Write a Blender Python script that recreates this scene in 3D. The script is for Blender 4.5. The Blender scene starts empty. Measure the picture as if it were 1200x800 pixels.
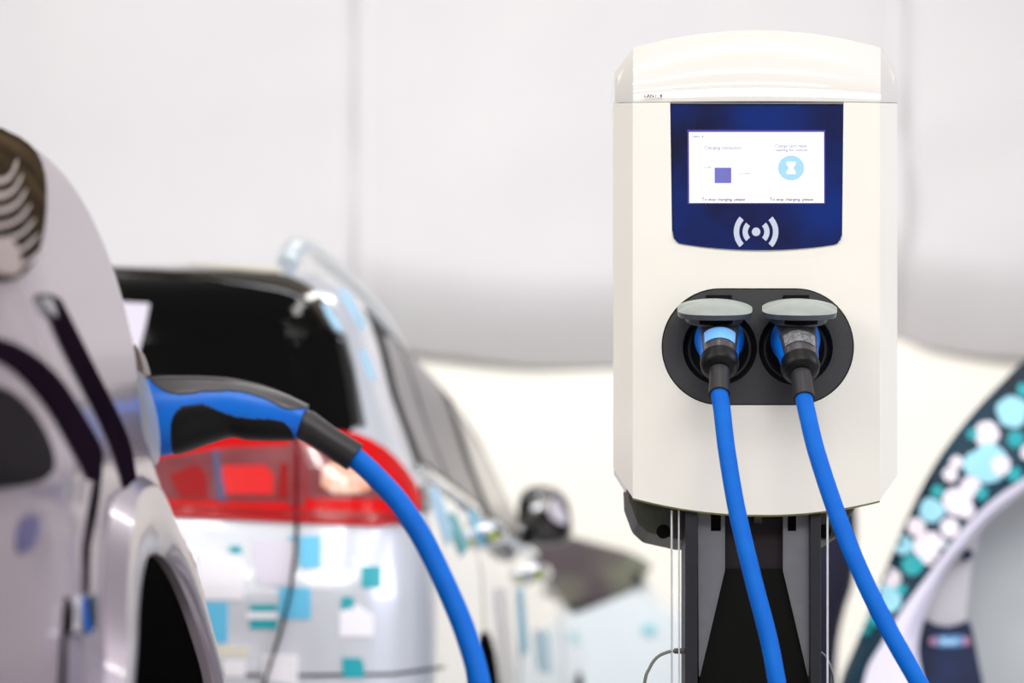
import bpy, bmesh, math, random
from mathutils import Vector, Matrix
from mathutils.bvhtree import BVHTree
from mathutils.geometry import tessellate_polygon

random.seed(7)
S = bpy.context.scene
COL = S.collection
PI = math.pi
# ------------------------------------------------------------------ camera
F = 2833.0                       # focal length in pixels of the 1200 px frame (85 mm on 36 mm)
CZ = 0.40                        # lens height: a crouching photographer
cam_d = bpy.data.cameras.new('camera')
cam_d.lens = 85.0; cam_d.sensor_width = 36.0; cam_d.sensor_fit = 'HORIZONTAL'
cam_d.shift_y = 500.0 / 1200.0
cam_d.clip_start = 0.05; cam_d.clip_end = 100
cam_d.dof.use_dof = True; cam_d.dof.focus_distance = 2.80; cam_d.dof.aperture_fstop = 3.4
cam = bpy.data.objects.new('camera', cam_d); COL.objects.link(cam)
cam.location = (0, 0, CZ); cam.rotation_euler = (PI / 2, 0, 0)
S.camera = cam
# ------------------------------------------------------------------ light
w = bpy.data.worlds.new('hall_light'); S.world = w; w.use_nodes = True
bg = w.node_tree.nodes['Background']
bg.inputs[0].default_value = (1.0, 0.985, 0.965, 1); bg.inputs[1].default_value = 0.24

def area(name, loc, target, sx, sy, power, color=(1, 1, 1)):
    l = bpy.data.lights.new(name, 'AREA'); l.shape = 'RECTANGLE'; l.size = sx; l.size_y = sy
    l.energy = power; l.color = color
    o = bpy.data.objects.new(name, l); COL.objects.link(o); o.location = loc
    d = Vector(target) - Vector(loc); o.rotation_euler = d.to_track_quat('-Z', 'Y').to_euler()
    return o
for i, yy in enumerate((-3.0, -1.2, 0.6, 2.4)):          # rows of ceiling tubes over the stand
    for j, xx in enumerate((-3.2, 0.3, 3.8)):
        area('ceiling_tube_light', (xx, yy, 5.2), (xx, yy, 0), 2.2, 0.14, 30, (1.0, 0.98, 0.95))
area('added_side_light', (4.8, 2.4, 2.6), (0.2, 3.6, 1.0), 3.2, 2.6, 150, (0.78, 0.80, 1.0))  # added cool light from the right, its source unseen
area('added_side_light', (-4.2, 0.2, 3.0), (0.0, 3.2, 1.0), 3.0, 2.0, 130, (1.0, 0.97, 0.98))  # added light from the left to brighten the left flanks
area('added_key_light', (0.6, -2.6, 4.4), (0.2, 3.2, 0.9), 5.0, 1.4, 192, (1.0, 0.985, 0.955))  # added frontal key, high behind the camera, for contrast
area('ceiling_tube_light', (0.0, 6.6, 5.0), (0.0, 12.4, 2.6), 10, 0.6, 390, (1.0, 0.98, 0.95))  # extra light tilted at the back wall to brighten the drapes
area('ceiling_tube_light', (1.0, 6.0, 5.6), (0.5, 6.2, 0), 5, 0.3, 70, (1.0, 0.98, 0.95))

S.view_settings.view_transform = 'Standard'; S.view_settings.look = 'None'
S.view_settings.exposure = 0.0; S.view_settings.gamma = 1.0; S.view_settings.use_curve_mapping = False

# ------------------------------------------------------------------ materials
def lin(c):
    return tuple(((v / 255) / 12.92 if v / 255 <= 0.04045 else ((v / 255 + 0.055) / 1.055) ** 2.4) for v in c) + (1.0,)
def mat(name, rgb, rough=0.5, metal=0.0, coat=0.0, emit=None, es=0.0, noise=None, spec=0.5, trans=0.0, alpha=1.0, bump=None):
    m = bpy.data.materials.new(name); m.use_nodes = True
    nt = m.node_tree; b = nt.nodes['Principled BSDF']
    b.inputs['Base Color'].default_value = lin(rgb)
    b.inputs['Roughness'].default_value = rough; b.inputs['Metallic'].default_value = metal
    b.inputs['Coat Weight'].default_value = coat; b.inputs['Coat Roughness'].default_value = 0.04
    b.inputs['Specular IOR Level'].default_value = spec
    b.inputs['Transmission Weight'].default_value = trans
    b.inputs['Alpha'].default_value = alpha
    if emit: b.inputs['Emission Color'].default_value = lin(emit); b.inputs['Emission Strength'].default_value = es
    if noise:       # (scale, second colour, contrast)
        tc = nt.nodes.new('ShaderNodeTexCoord'); n = nt.nodes.new('ShaderNodeTexNoise'); n.inputs['Scale'].default_value = noise[0]
        n.inputs['Detail'].default_value = 5
        r = nt.nodes.new('ShaderNodeValToRGB'); r.color_ramp.elements[0].position = 0.5 - noise[2]; r.color_ramp.elements[1].position = 0.5 + noise[2]
        r.color_ramp.elements[0].color = lin(rgb); r.color_ramp.elements[1].color = lin(noise[1])
        nt.links.new(tc.outputs['Object'], n.inputs['Vector']); nt.links.new(n.outputs['Fac'], r.inputs['Fac']); nt.links.new(r.outputs['Color'], b.inputs['Base Color'])
    if bump:        # (scale, strength)
        tc = nt.nodes.new('ShaderNodeTexCoord'); n = nt.nodes.new('ShaderNodeTexNoise'); n.inputs['Scale'].default_value = bump[0]
        bp = nt.nodes.new('ShaderNodeBump'); bp.inputs['Strength'].default_value = bump[1]; bp.inputs['Distance'].default_value = 0.002
        nt.links.new(tc.outputs['Object'], n.inputs['Vector']); nt.links.new(n.outputs['Fac'], bp.inputs['Height']); nt.links.new(bp.outputs['Normal'], b.inputs['Normal'])
    return m
M = {}
M['cover'] = mat('gloss_white_cover', (227, 224, 214), 0.2, coat=0.6, noise=(9, (230, 227, 218), 0.2))
M['crown'] = mat('gloss_white_crown', (208, 205, 199), 0.10, coat=0.6, noise=(7, (212, 209, 204), 0.2))
M['rim'] = mat('cover_rim', (150, 152, 92), 0.4)
M['bezel'] = mat('navy_glass', (12, 12, 46), 0.08, coat=0.5, noise=(11, (1, 36, 112), 0.2))  # blue mottling stands in for backlight bleeding from the screen
M['screen'] = mat('lit_screen', (120, 120, 125), 0.3, emit=(250, 251, 255), es=1.05)
M['screen_icon_blue'] = mat('screen_icon_blue', (60, 90, 100), 0.4, emit=(165, 214, 240), es=0.9)
M['screen_icon_violet'] = mat('screen_icon_violet', (40, 38, 100), 0.4, emit=(112, 112, 190), es=0.7, noise=(700, (55, 55, 120), 0.1))
M['screen_text'] = mat('screen_text', (30, 34, 70), 0.6)
M['screen_faint'] = mat('screen_faint_text', (120, 122, 145), 0.6, emit=(150, 155, 180), es=0.25)
M['screen_edge'] = mat('screen_edge', (50, 40, 120), 0.3, emit=(90, 80, 190), es=0.2)
M['symbol'] = mat('symbol_print', (182, 190, 208), 0.4)
M['text'] = mat('black_print', (12, 12, 14), 0.7, spec=0.1)
M['plate'] = mat('charcoal_plastic', (46, 46, 48), 0.5, spec=0.35, noise=(300, (50, 50, 52), 0.2), bump=(900, 0.15))
M['black'] = mat('black_plastic', (9, 9, 10), 0.45, spec=0.3, bump=(600, 0.1))
M['void'] = mat('socket_black', (4, 4, 5), 0.8, spec=0.15)
M['ring'] = mat('socket_ring_plastic', (32, 34, 38), 0.25, noise=(200, (36, 38, 42), 0.2))
M['lid'] = mat('grey_lid', (138, 144, 138), 0.36, noise=(60, (146, 152, 146), 0.2))
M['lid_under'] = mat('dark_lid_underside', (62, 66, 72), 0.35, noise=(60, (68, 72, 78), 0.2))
M['blue'] = mat('blue_plastic', (2, 112, 212), 0.35, spec=0.3, noise=(25, (4, 98, 202), 0.25))
M['cable'] = mat('blue_cable_rubber', (0, 88, 184), 0.5, spec=0.12, noise=(30, (0, 100, 194), 0.25), bump=(150, 0.08))
M['label_blue'] = mat('pale_blue_label', (110, 170, 240), 0.4)
M['label_grey'] = mat('silver_label', (150, 152, 155), 0.35, metal=0.4, noise=(260, (112, 114, 116), 0.05))
M['gripb'] = mat('black_grip', (8, 8, 8), 0.42, spec=0.2, noise=(200, (11, 11, 11), 0.2))
M['gripc'] = mat('charcoal_grip', (56, 52, 54), 0.30, noise=(200, (61, 57, 59), 0.2))
M['sleeve'] = mat('rubber_sleeve', (38, 36, 38), 0.42, spec=0.35, bump=(400, 0.15))
M['olive'] = mat('rear_housing', (50, 52, 40), 0.5, noise=(60, (66, 68, 58), 0.2))
M['postdark'] = mat('post_dark', (32, 32, 38), 0.45, spec=0.3, noise=(60, (36, 36, 42), 0.2))
M['postgrey'] = mat('post_panel_grey', (112, 113, 118), 0.38, metal=0.35, noise=(60, (118, 119, 125), 0.2))
M['postback'] = mat('post_back', (32, 25, 29), 0.5, spec=0.2, noise=(60, (35, 28, 32), 0.2))
M['gusset'] = mat('gusset_black', (10, 11, 7), 0.7, spec=0.1, noise=(100, (12, 13, 9), 0.2))
M['steel'] = mat('steel_rod', (225, 225, 230), 0.2, metal=0.25, noise=(60, (212, 212, 216), 0.2))
M['greycord'] = mat('grey_cord', (92, 94, 84), 0.5, noise=(100, (98, 100, 90), 0.2))
def paint(name, rgb, metal=0.5, rough=0.22, coat=1.0):
    return mat(name, rgb, rough, metal, coat, noise=(3, tuple(min(255, int(v * 1.03)) for v in rgb), 0.25))
M['silver'] = paint('silver_paint', (212, 216, 223), 0.25, 0.24)
M['mauve'] = paint('mauve_silver_paint', (160, 147, 155), 0.5, 0.27, 0.3)
M['mauve_dark'] = mat('seam_and_reflection_dark', (18, 11, 20), 0.9, spec=0.0, noise=(10, (24, 16, 26), 0.2))  # dark of the seams, also of the painted reflection on the bumper
M['flare'] = paint('arch_flare_paint', (158, 148, 158), 0.6, 0.28, 0.4)
M['white_car'] = paint('white_paint', (206, 215, 220), 0.1, 0.3)
M['gloss_black'] = mat('gloss_black', (14, 12, 12), 0.08, coat=1.0, noise=(5, (18, 16, 16), 0.2))
M['spoiler'] = mat('gloss_brown_black', (52, 46, 36), 0.10, coat=1.0, noise=(5, (60, 52, 42), 0.2))
M['glass_dark'] = mat('dark_tinted_glass', (1, 1, 1), 0.05, noise=(3, (3, 2, 2), 0.2), spec=0.25)
M['recess_black'] = mat('bumper_recess_black', (20, 17, 20), 0.7, spec=0.05, noise=(6, (34, 30, 34), 0.2))
M['frame_matte'] = mat('window_frame_black', (22, 26, 28), 0.55, spec=0.15, noise=(6, (28, 32, 34), 0.2))
M['glass_grey'] = mat('grey_tinted_glass', (128, 123, 122), 0.3, spec=0.2, noise=(3, (142, 137, 136), 0.2))
M['glass_pale'] = mat('pale_see_through_glass', (205, 200, 190), 0.3, spec=0.2, noise=(3, (216, 211, 202), 0.2))
M['rubber'] = mat('tyre_rubber', (9, 9, 9), 0.85, spec=0.1, noise=(40, (12, 12, 12), 0.2))
M['alloy'] = mat('alloy_wheel', (150, 152, 156), 0.25, metal=0.9, noise=(20, (160, 162, 166), 0.2))
M['chrome'] = mat('chrome_trim', (215, 220, 228), 0.06, metal=1.0, noise=(20, (222, 226, 232), 0.2))
M['lime'] = mat('lime_glint', (176, 190, 20), 0.4)
M['red'] = mat('red_lens', (196, 0, 3), 0.16, coat=0.35, spec=0.3, noise=(20, (210, 1, 6), 0.2))
M['reddark'] = mat('deep_red_lens', (150, 2, 8), 0.12, coat=1.0)
M['lens'] = mat('clear_pink_lens', (112, 44, 50), 0.10, coat=0.8, noise=(12, (140, 78, 80), 0.3))
M['redblock'] = mat('bright_red_block', (214, 4, 8), 0.25, coat=0.3)
M['amber'] = mat('amber_reflector', (222, 160, 128), 0.15, coat=1.0, noise=(40, (240, 200, 180), 0.1))
M['st_white'] = mat('white_sticker', (240, 238, 242), 0.4)
M['st_lav'] = mat('lavender_sticker_patch', (214, 208, 222), 0.4)
M['st_cyan'] = mat('cyan_sticker', (98, 190, 226), 0.4)
M['st_teal'] = mat('teal_sticker', (20, 160, 170), 0.4)
M['st_pale'] = mat('pale_blue_sticker_glint', (168, 214, 240), 0.4)
M['st_beige'] = mat('beige_badge_highlight', (222, 218, 200), 0.4)
M['st_navy'] = mat('navy_bracket_and_reflection', (70, 66, 104), 0.4)
M['lamp_glass'] = mat('brown_lamp_glass', (70, 58, 42), 0.6, spec=0.0, noise=(9, (26, 19, 17), 0.12))
M['lamp_rib'] = mat('lamp_rib_chrome', (158, 144, 138), 0.4, metal=0.3)
M['clear'] = mat('frosted_clear_plastic', (205, 214, 222), 0.25, trans=0.55, alpha=0.75)
M['brown'] = mat('flap_brown', (96, 82, 74), 0.35)
M['navyband'] = mat('navy_teal_wrap', (5, 30, 46), 0.4, spec=0.3, noise=(5, (4, 56, 76), 0.12))
M['dot_teal'] = mat('dot_turquoise', (24, 165, 172), 0.45)
M['dot_cyan'] = mat('dot_pale_cyan', (160, 222, 240), 0.45)
M['dot_white'] = mat('dot_white', (240, 232, 240), 0.45)
M['pillar'] = mat('white_pillar_trim', (226, 222, 238), 0.35, noise=(4, (232, 228, 242), 0.2))
M['pillar_in'] = mat('inner_pillar_grey', (205, 202, 206), 0.5, noise=(4, (196, 194, 196), 0.2))
M['wingrey'] = mat('pale_window_glass', (196, 200, 200), 0.15, coat=0.5, noise=(2, (208, 212, 211), 0.2))
M['navy'] = mat('navy_fabric', (6, 18, 46), 0.7, noise=(12, (10, 34, 76), 0.15))
M['navycloth'] = mat('navy_cloth', (10, 22, 62), 0.7, noise=(6, (26, 22, 48), 0.15))
M['fabric'] = mat('white_drape_fabric', (205, 203, 206), 0.85, noise=(1.2, (211, 209, 211), 0.25), bump=(60, 0.1))
M['wall'] = mat('cream_wall', (246, 242, 232), 0.8, noise=(0.8, (248, 244, 236), 0.2))
M['floor'] = mat('grey_floor', (186, 183, 180), 0.5, noise=(3, (194, 190, 186), 0.2))
M['carwhite_blue'] = mat('teal_door_mark', (130, 195, 205), 0.5)

# ------------------------------------------------------------------ helpers
def W(x, y, d):
    "the world point d metres from the lens that the photo shows at pixel x, y"
    return Vector(((x - 600.0) / F * d, d, CZ + (900.0 - y) / F * d))
def rootloc(p):
    while p is not None and p.parent is not None: p = p.parent
    return p.location.copy() if p is not None else Vector((0, 0, 0))
def link(o, parent=None):
    COL.objects.link(o)
    if parent is not None: o.parent = parent
    return o
def thing(name, label, cat, loc, group=None):
    o = bpy.data.objects.new(name, None); COL.objects.link(o); o.location = loc
    o.empty_display_size = 0.1
    o['label'] = label; o['category'] = cat
    if group: o['group'] = group
    return o
def tag(o, label, cat, group=None):
    o['label'] = label; o['category'] = cat
    if group: o['group'] = group
    return o
def obj(name, verts, faces, m, parent=None, smooth=True, base=None, bevel=0.0, label=None, angle=40, seg=2):
    off = rootloc(parent) if parent is not None else (Vector(base) if base is not None else Vector((0, 0, 0)))
    me = bpy.data.meshes.new(name)
    me.from_pydata([tuple(Vector(v) - off) for v in verts], [], [tuple(f) for f in faces])
    me.update()
    bm = bmesh.new(); bm.from_mesh(me); bmesh.ops.recalc_face_normals(bm, faces=bm.faces)
    a = math.radians(angle)
    for e in bm.edges:
        if len(e.link_faces) == 2 and e.calc_face_angle(0) > a: e.smooth = False
    for f in bm.faces: f.smooth = smooth
    bm.to_mesh(me); bm.free()
    me.materials.append(M[m] if isinstance(m, str) else m)
    o = bpy.data.objects.new(name, me); link(o, parent)
    if parent is None: o.location = off
    if bevel:
        b = o.modifiers.new('bevel', 'BEVEL'); b.width = bevel; b.segments = seg; b.limit_method = 'ANGLE'; b.angle_limit = math.radians(25); b.harden_normals = True
    if label: o['label'] = label
    return o
def lerp(a, b, t): return a + (b - a) * t
def interp(tab, x):
    "monotone smooth table lookup, tab = [(x, v)...] ascending"
    if x <= tab[0][0]: return tab[0][1]
    if x >= tab[-1][0]: return tab[-1][1]
    n = len(tab)
    for i in range(n - 1):
        x0, v0 = tab[i]; x1, v1 = tab[i + 1]
        if x <= x1:
            h = x1 - x0; t = (x - x0) / h; s = (v1 - v0) / h
            def slope(k):
                if k == 0: return (tab[1][1] - tab[0][1]) / (tab[1][0] - tab[0][0])
                if k == n - 1: return (tab[-1][1] - tab[-2][1]) / (tab[-1][0] - tab[-2][0])
                a = (tab[k][1] - tab[k - 1][1]) / (tab[k][0] - tab[k - 1][0]); b = (tab[k + 1][1] - tab[k][1]) / (tab[k + 1][0] - tab[k][0])
                return 0 if a * b <= 0 else 2 * a * b / (a + b)
            m0 = slope(i) * h; m1 = slope(i + 1) * h
            return (2*t**3 - 3*t**2 + 1) * v0 + (t**3 - 2*t**2 + t) * m0 + (-2*t**3 + 3*t**2) * v1 + (t**3 - t**2) * m1
def catmull(pts, per=8):
    pts = [Vector(p) for p in pts]; out = []
    for i in range(len(pts) - 1):
        p0 = pts[max(i - 1, 0)]; p1 = pts[i]; p2 = pts[i + 1]; p3 = pts[min(i + 2, len(pts) - 1)]
        for k in range(per):
            t = k / per
            out.append(0.5 * ((2 * p1) + (p2 - p0) * t + (2 * p0 - 5 * p1 + 4 * p2 - p3) * t * t + (3 * p1 - p0 - 3 * p2 + p3) * t ** 3))
    out.append(pts[-1]); return out
def loft(rings, closed=True, cap=True):
    n = len(rings[0]); v = [p for r in rings for p in r]; f = []
    for i in range(len(rings) - 1):
        for j in range(n if closed else n - 1):
            k = (j + 1) % n
            f.append((i * n + j, i * n + k, (i + 1) * n + k, (i + 1) * n + j))
    if cap and closed:
        f.append(tuple(range(n))); f.append(tuple((len(rings) - 1) * n + j for j in range(n)))
    return v, f
def sweep(path, radii, n=16, ratio=1.0, up=(0, 0, 1)):
    "rings of n points around a path; ratio scales the axis across up"
    path = [Vector(p) for p in path]; rings = []; m = len(path)
    t0 = (path[1] - path[0]).normalized(); u = Vector(up); u = (u - t0 * u.dot(t0))
    if u.length < 1e-4: u = Vector((1, 0, 0)) - t0 * t0.x
    u.normalize()
    for i, p in enumerate(path):
        t = (path[min(i + 1, m - 1)] - path[max(i - 1, 0)]).normalized()
        u = (u - t * u.dot(t)).normalized(); s = t.cross(u)
        r = radii[i] if isinstance(radii, (list, tuple)) else radii
        rr = ratio[i] if isinstance(ratio, (list, tuple)) else ratio
        rings.append([p + u * (math.cos(a) * r) + s * (math.sin(a) * r * rr) for a in [2 * PI * k / n for k in range(n)]])
    return rings
def tube(name, pts, r, m, parent=None, n=16, per=8, **kw):
    path = catmull(pts, per)
    if isinstance(r, (list, tuple)):
        rr = []
        for i in range(len(path)):
            t = i / per; k = min(int(t), len(r) - 2); rr.append(lerp(r[k], r[k + 1], t - k))
        r = rr
    v, f = loft(sweep(path, r, n)); return obj(name, v, f, m, parent, **kw)
def lathe(c, axis, prof, n=48):
    "profile [(radius, along)] around axis at c"
    axis = Vector(axis).normalized(); u = axis.orthogonal().normalized(); s = axis.cross(u); c = Vector(c)
    return loft([[c + axis * h + u * (math.cos(2*PI*k/n) * r) + s * (math.sin(2*PI*k/n) * r) for k in range(n)] for r, h in prof], True, False)
def box(c, sx, sy, sz):
    x, y, z = c; v = [(x + a * sx / 2, y + b * sy / 2, z + e * sz / 2) for a in (-1, 1) for b in (-1, 1) for e in (-1, 1)]
    return v, [(0, 1, 3, 2), (4, 6, 7, 5), (0, 4, 5, 1), (2, 3, 7, 6), (0, 2, 6, 4), (1, 5, 7, 3)]
def join(*vf):
    V = []; Fc = []
    for v, f in vf:
        n = len(V); V += list(v); Fc += [tuple(i + n for i in q) for q in f]
    return V, Fc
def chaikin(p, it=2):
    for _ in range(it):
        q = []
        for i in range(len(p)):
            a = p[i]; b = p[(i + 1) % len(p)]
            q += [(a[0]*.75 + b[0]*.25, a[1]*.75 + b[1]*.25), (a[0]*.25 + b[0]*.75, a[1]*.25 + b[1]*.75)]
        p = q
    return p
def prism(poly, d, t, holes=(), holes_open=True):
    "a plate with thickness t whose front face, d metres away, has the pixel outline poly"
    loops = [[W(x, y, d) for x, y in lp] for lp in [poly] + list(holes)]
    flat = [p for lp in loops for p in lp]; n = len(flat)
    tri = tessellate_polygon([[Vector((p.x, p.z, 0)) for p in lp] for lp in loops])
    v = flat + [p + Vector((0, t, 0)) for p in flat]
    f = [tuple(q) for q in tri] + [tuple(i + n for i in q) for q in tri]
    s = 0
    for lp in loops:
        m = len(lp)
        for i in range(m): f.append((s + i, s + (i + 1) % m, n + s + (i + 1) % m, n + s + i))
        s += m
    return v, f
def plate(name, poly, d, t, m, parent=None, smooth_it=0, holes=(), **kw):
    v, f = prism(chaikin(poly, smooth_it) if smooth_it else poly, d, t, holes)
    return obj(name, v, f, m, parent, **{**dict(smooth=False), **kw})
CAM = Vector((0, 0, CZ))
def fillgrid(poly, L):
    bm = bmesh.new()
    P = []
    for i in range(len(poly)):
        a = Vector(poly[i]); b = Vector(poly[(i + 1) % len(poly)]); k = max(1, int((b - a).length / L))
        P += [a.lerp(b, j / k) for j in range(k)]
    vs = [bm.verts.new((p.x, p.y, 0)) for p in P]
    tri = tessellate_polygon([[Vector((p.x, p.y, 0)) for p in P]])
    for t in tri:
        try: bm.faces.new([vs[i] for i in t])
        except ValueError: pass
    for it in range(6):
        es = [e for e in bm.edges if e.calc_length() > L * 1.4]
        if not es: break
        bmesh.ops.subdivide_edges(bm, edges=es, cuts=1)
        bmesh.ops.triangulate(bm, faces=[f for f in bm.faces if len(f.verts) > 3])
    bm.verts.ensure_lookup_table(); bm.verts.index_update()
    v = [(q.co.x, q.co.y) for q in bm.verts]; f = [tuple(q.index for q in fc.verts) for fc in bm.faces]
    bd = [tuple(q.index for q in e.verts) for e in bm.edges if len(e.link_faces) == 1]
    bm.free(); return v, f, bd
def patch(name, poly, bvh, h, m, parent, smooth_it=0, L=7, label=None, dmax=99):
    "a thin panel of thickness h that lies on a curved body, its outline found by sighting along pixels"
    if smooth_it: poly = chaikin(poly, smooth_it)
    v2, f2, bd = fillgrid(poly, L)
    top = []; bot = []; ok = []
    for x, y in v2:
        d = (W(x, y, 1) - CAM).normalized(); loc, nor, idx, dist = bvh.ray_cast(CAM, d)
        if loc is None or loc.y > dmax: top.append(Vector()); bot.append(Vector()); ok.append(False); continue
        if nor.dot(d) > 0: nor = -nor
        top.append(loc + nor * h); bot.append(loc - nor * 0.003); ok.append(True)
    n = len(top); f = [q for q in f2 if all(ok[i] for i in q)] + [tuple(i + n for i in q) for q in f2 if all(ok[i] for i in q)]
    f += [(a, b, b + n, a + n) for a, b in bd if ok[a] and ok[b]]
    if not f: print('EMPTY PATCH', name); return None
    V = top + bot; used = sorted({i for q in f for i in q}); mp = {i: k for k, i in enumerate(used)}
    o = obj(name, [V[i] for i in used], [tuple(mp[i] for i in q) for q in f], m, parent, angle=50, label=label)
    return o
def boolean_cut(o, cutters, inside):
    for vf in cutters:
        c = obj('cutter', vf[0], vf[1], 'rubber', None, smooth=False)
        c.location = -o.matrix_world.translation if False else (0, 0, 0)
        md = o.modifiers.new('cut', 'BOOLEAN'); md.operation = 'DIFFERENCE'; md.solver = 'EXACT'; md.object = c
        bpy.context.view_layer.update()
        dg = bpy.context.evaluated_depsgraph_get()
        me = bpy.data.meshes.new_from_object(o.evaluated_get(dg)); o.modifiers.remove(md)
        old = o.data; o.data = me; bpy.data.meshes.remove(old)
        bpy.data.objects.remove(c)
    o.data.materials.append(M['rubber']); off = rootloc(o)
    for p in o.data.polygons:
        if inside(p.center + off): p.material_index = len(o.data.materials) - 1
def textobj(name, s, x0, x1, yb, d, m, parent, cap=None, th=0.0003):
    cu = bpy.data.curves.new(name, 'FONT'); cu.body = s; cu.size = 1.0; cu.resolution_u = 2; cu.offset = 0.018
    o = bpy.data.objects.new(name, cu); COL.objects.link(o)
    bpy.context.view_layer.update()
    dg = bpy.context.evaluated_depsgraph_get(); me = bpy.data.meshes.new_from_object(o.evaluated_get(dg))
    bpy.data.objects.remove(o); bpy.data.curves.remove(cu)
    xs = [v.co.x for v in me.vertices]; ys = [v.co.y for v in me.vertices]
    a, b = min(xs), max(xs); k = (x1 - x0) / (b - a); ky = k if cap is None else cap / (0.69)
    off = rootloc(parent)
    for v in me.vertices:
        p = W(x0 + (v.co.x - a) * k, yb - v.co.y * ky, d); v.co = p - off
    me.materials.clear(); me.materials.append(M[m]); me.name = name
    o = bpy.data.objects.new(name, me); link(o, parent); return o
def kind(o, k='structure'): o['kind'] = k; return o

# ------------------------------------------------------------------ the hall
v, f = box((0, 4, -0.05), 24, 22, 0.1); kind(obj('floor', v, f, 'floor', smooth=False))
v, f = box((0, 12.55, 3.5), 24, 0.1, 7.0); kind(obj('wall_back', v, f, 'wall', smooth=False))
def drape(xa, xb, ztab, label, seed, yoff):
    "a hanging sheet; its hem is tucked back to the wall"
    nx, nz = 90, 70; V = []; T = 0.006
    rs = random.Random(seed); ph = [rs.uniform(0, 6.28) for _ in range(8)]
    for side in (0, 1):
        for j in range(nz + 1):
            t = j / nz
            for i in range(nx + 1):
                u = i / nx; x = lerp(xa, xb, u)
                zb = interp(ztab, x); z = lerp(zb, 6.9, t ** 1.15); hgt = z - zb
                y = 12.13 + yoff
                y -= 0.06 * math.exp(-((hgt - 0.45) / 0.30) ** 2) * (0.7 + 0.3 * math.sin(x * 1.1 + ph[0]))     # belly above the hem
                y += 0.33 * max(0, 1 - hgt / 0.42) ** 1.6                                                         # hem runs back
                y += 0.022 * math.sin(z * 5.2 + x * 0.9 + ph[1]) * math.exp(-((z - 3.1) / 1.1) ** 2)            # soft horizontal creases
                y += 0.016 * math.sin(z * 9 - x * 2.1 + ph[2]) * (0.5 + 0.5 * math.sin(x * 0.8 + ph[3]))
                y += 0.018 * math.sin(x * 3.3 + z * 0.5 + ph[4])
                e = min(u, 1 - u) * (xb - xa)
                y += 0.016 * math.exp(-((e - 0.06) / 0.055) ** 2) - 0.02 * math.exp(-(e / 0.04) ** 2)
                V.append((x, y + side * T, z))
    fcs = []; n = (nx + 1) * (nz + 1)
    for s in (0, 1):
        for j in range(nz):
            for i in range(nx):
                a = s * n + j * (nx + 1) + i; fcs.append((a, a + 1, a + nx + 2, a + nx + 1))
    o = obj('drape', V, fcs, 'fabric', base=((xa + xb) / 2, 12.13, 2.4)); tag(o, label, 'drape', 'white fabric drapes on the back wall'); return o
def zz(y, d=12.2): return CZ + (900 - y) / F * d
def xx(x, d=12.2): return (x - 600) / F * d
drape(xx(-500), xx(420), [(xx(-500), zz(395)), (xx(100), zz(420)), (xx(420), zz(398))], 'white fabric drape at the left, ending in a vertical seam above the silver car', 1, 0.0)
drape(xx(420), xx(1056.5), [(xx(420), zz(396)), (xx(520), zz(408)), (xx(640), zz(420)), (xx(760), zz(418)), (xx(1058), zz(378))], 'white fabric drape in the middle, behind the charging station', 5, 0.0)
drape(xx(1057), xx(1800), [(xx(1055), zz(380)), (xx(1110), zz(400)), (xx(1200), zz(410)), (xx(1800), zz(400))], 'white fabric drape at the right, above the dotted car', 9, 0.0)

# ------------------------------------------------------------------ charging station
D = 2.833
st = thing('charging_station', 'white wall-box style charging station with lit screen and two sockets on a dark post', 'charger', (0.285, 2.95, 0))
def arcn(cx, cy, rx, ry, a0, a1, n): return [(cx + rx * math.cos(math.radians(lerp(a0, a1, k / n))), cy + ry * math.sin(math.radians(lerp(a0, a1, k / n)))) for k in range(n + 1)]
stadium = arcn(843.8, 406.2, 68.6, 68.5, 90, 270, 28) + arcn(932.2, 406.2, 68.6, 68.5, -90, 90, 28)
def seam_y(x): return 120.5 - 1.2 * (1 - ((x - 887) / 146) ** 2)
def bottom_y(x):
    u = (x - 886.5) / 146; return 603.0 - 20.0 * u * u + (3 if u > 0 else 0) * abs(u)
def disp_poly(g=0.0, r=9):
    L, R, T = 785.2 + g, 988.6 - g, 119.8
    pts = [(L, T), (L + 2.2, 279 - 8)]
    pts += [(L + 2.4, 274), (L + 3.4, 279), (L + 6.5, 283.2), (L + 10.5, 285.5)]
    for k in range(1, 12):
        u = k / 12; x = lerp(L + 10.5, R - 10.5, u); pts.append((x, lerp(285.5, 286.8, u) + (7.6 - g * .5) * (1 - (2 * u - 1) ** 2)))
    pts += [(R - 10.5, 286.8), (R - 6, 285), (R - 3, 281), (R - 1.6, 276), (R, T)]
    return pts
# front cover: the display cut-out is open to the seam at the top
XL, XR = 741.5, 1031.0
outline = [(XL, seam_y(XL))] + disp_poly()[:]
outline += [(XR, seam_y(XR)), (XR, bottom_y(XR))]
outline += [(lerp(XR, XL, k / 24), bottom_y(lerp(XR, XL, k / 24))) for k in range(1, 24)] + [(XL, bottom_y(XL))]
vf1 = prism(outline, D, 0.008, holes=[list(reversed(stadium))])
DC = D + 0.036
def cham(px, sgn, side_bot, front_bot, corner):
    "chamfered flank: front edge px, outer edge side_x"
    a = [W(px, seam_y(px), D), W(px, front_bot, D)]
    return a
def sx_(px): return .005 if px < 800 else -.002
def flank(pf, po, ytop_f, ybot_f, ytop_o, ybot_o):
    q = [W(pf, ytop_f, D), W(po, ytop_o, DC), W(po, ybot_o, DC), W(pf, ybot_f, D)]
    b = [W(po, ytop_o, DC) + Vector((sx_(po), .10, 0)), W(po, ybot_o, DC) + Vector((sx_(po), .10, .014)), W(pf, ybot_f, D) + Vector((sx_(po), .13, .018))]
    return q + b, [(0, 1, 2, 3), (1, 4, 5, 2), (3, 2, 5, 6)]
vfl = flank(XL, 718.5, seam_y(XL), bottom_y(XL), 121, 548)
vfr = flank(XR, 1051.5, seam_y(XR), bottom_y(XR), 121, 557)
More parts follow.
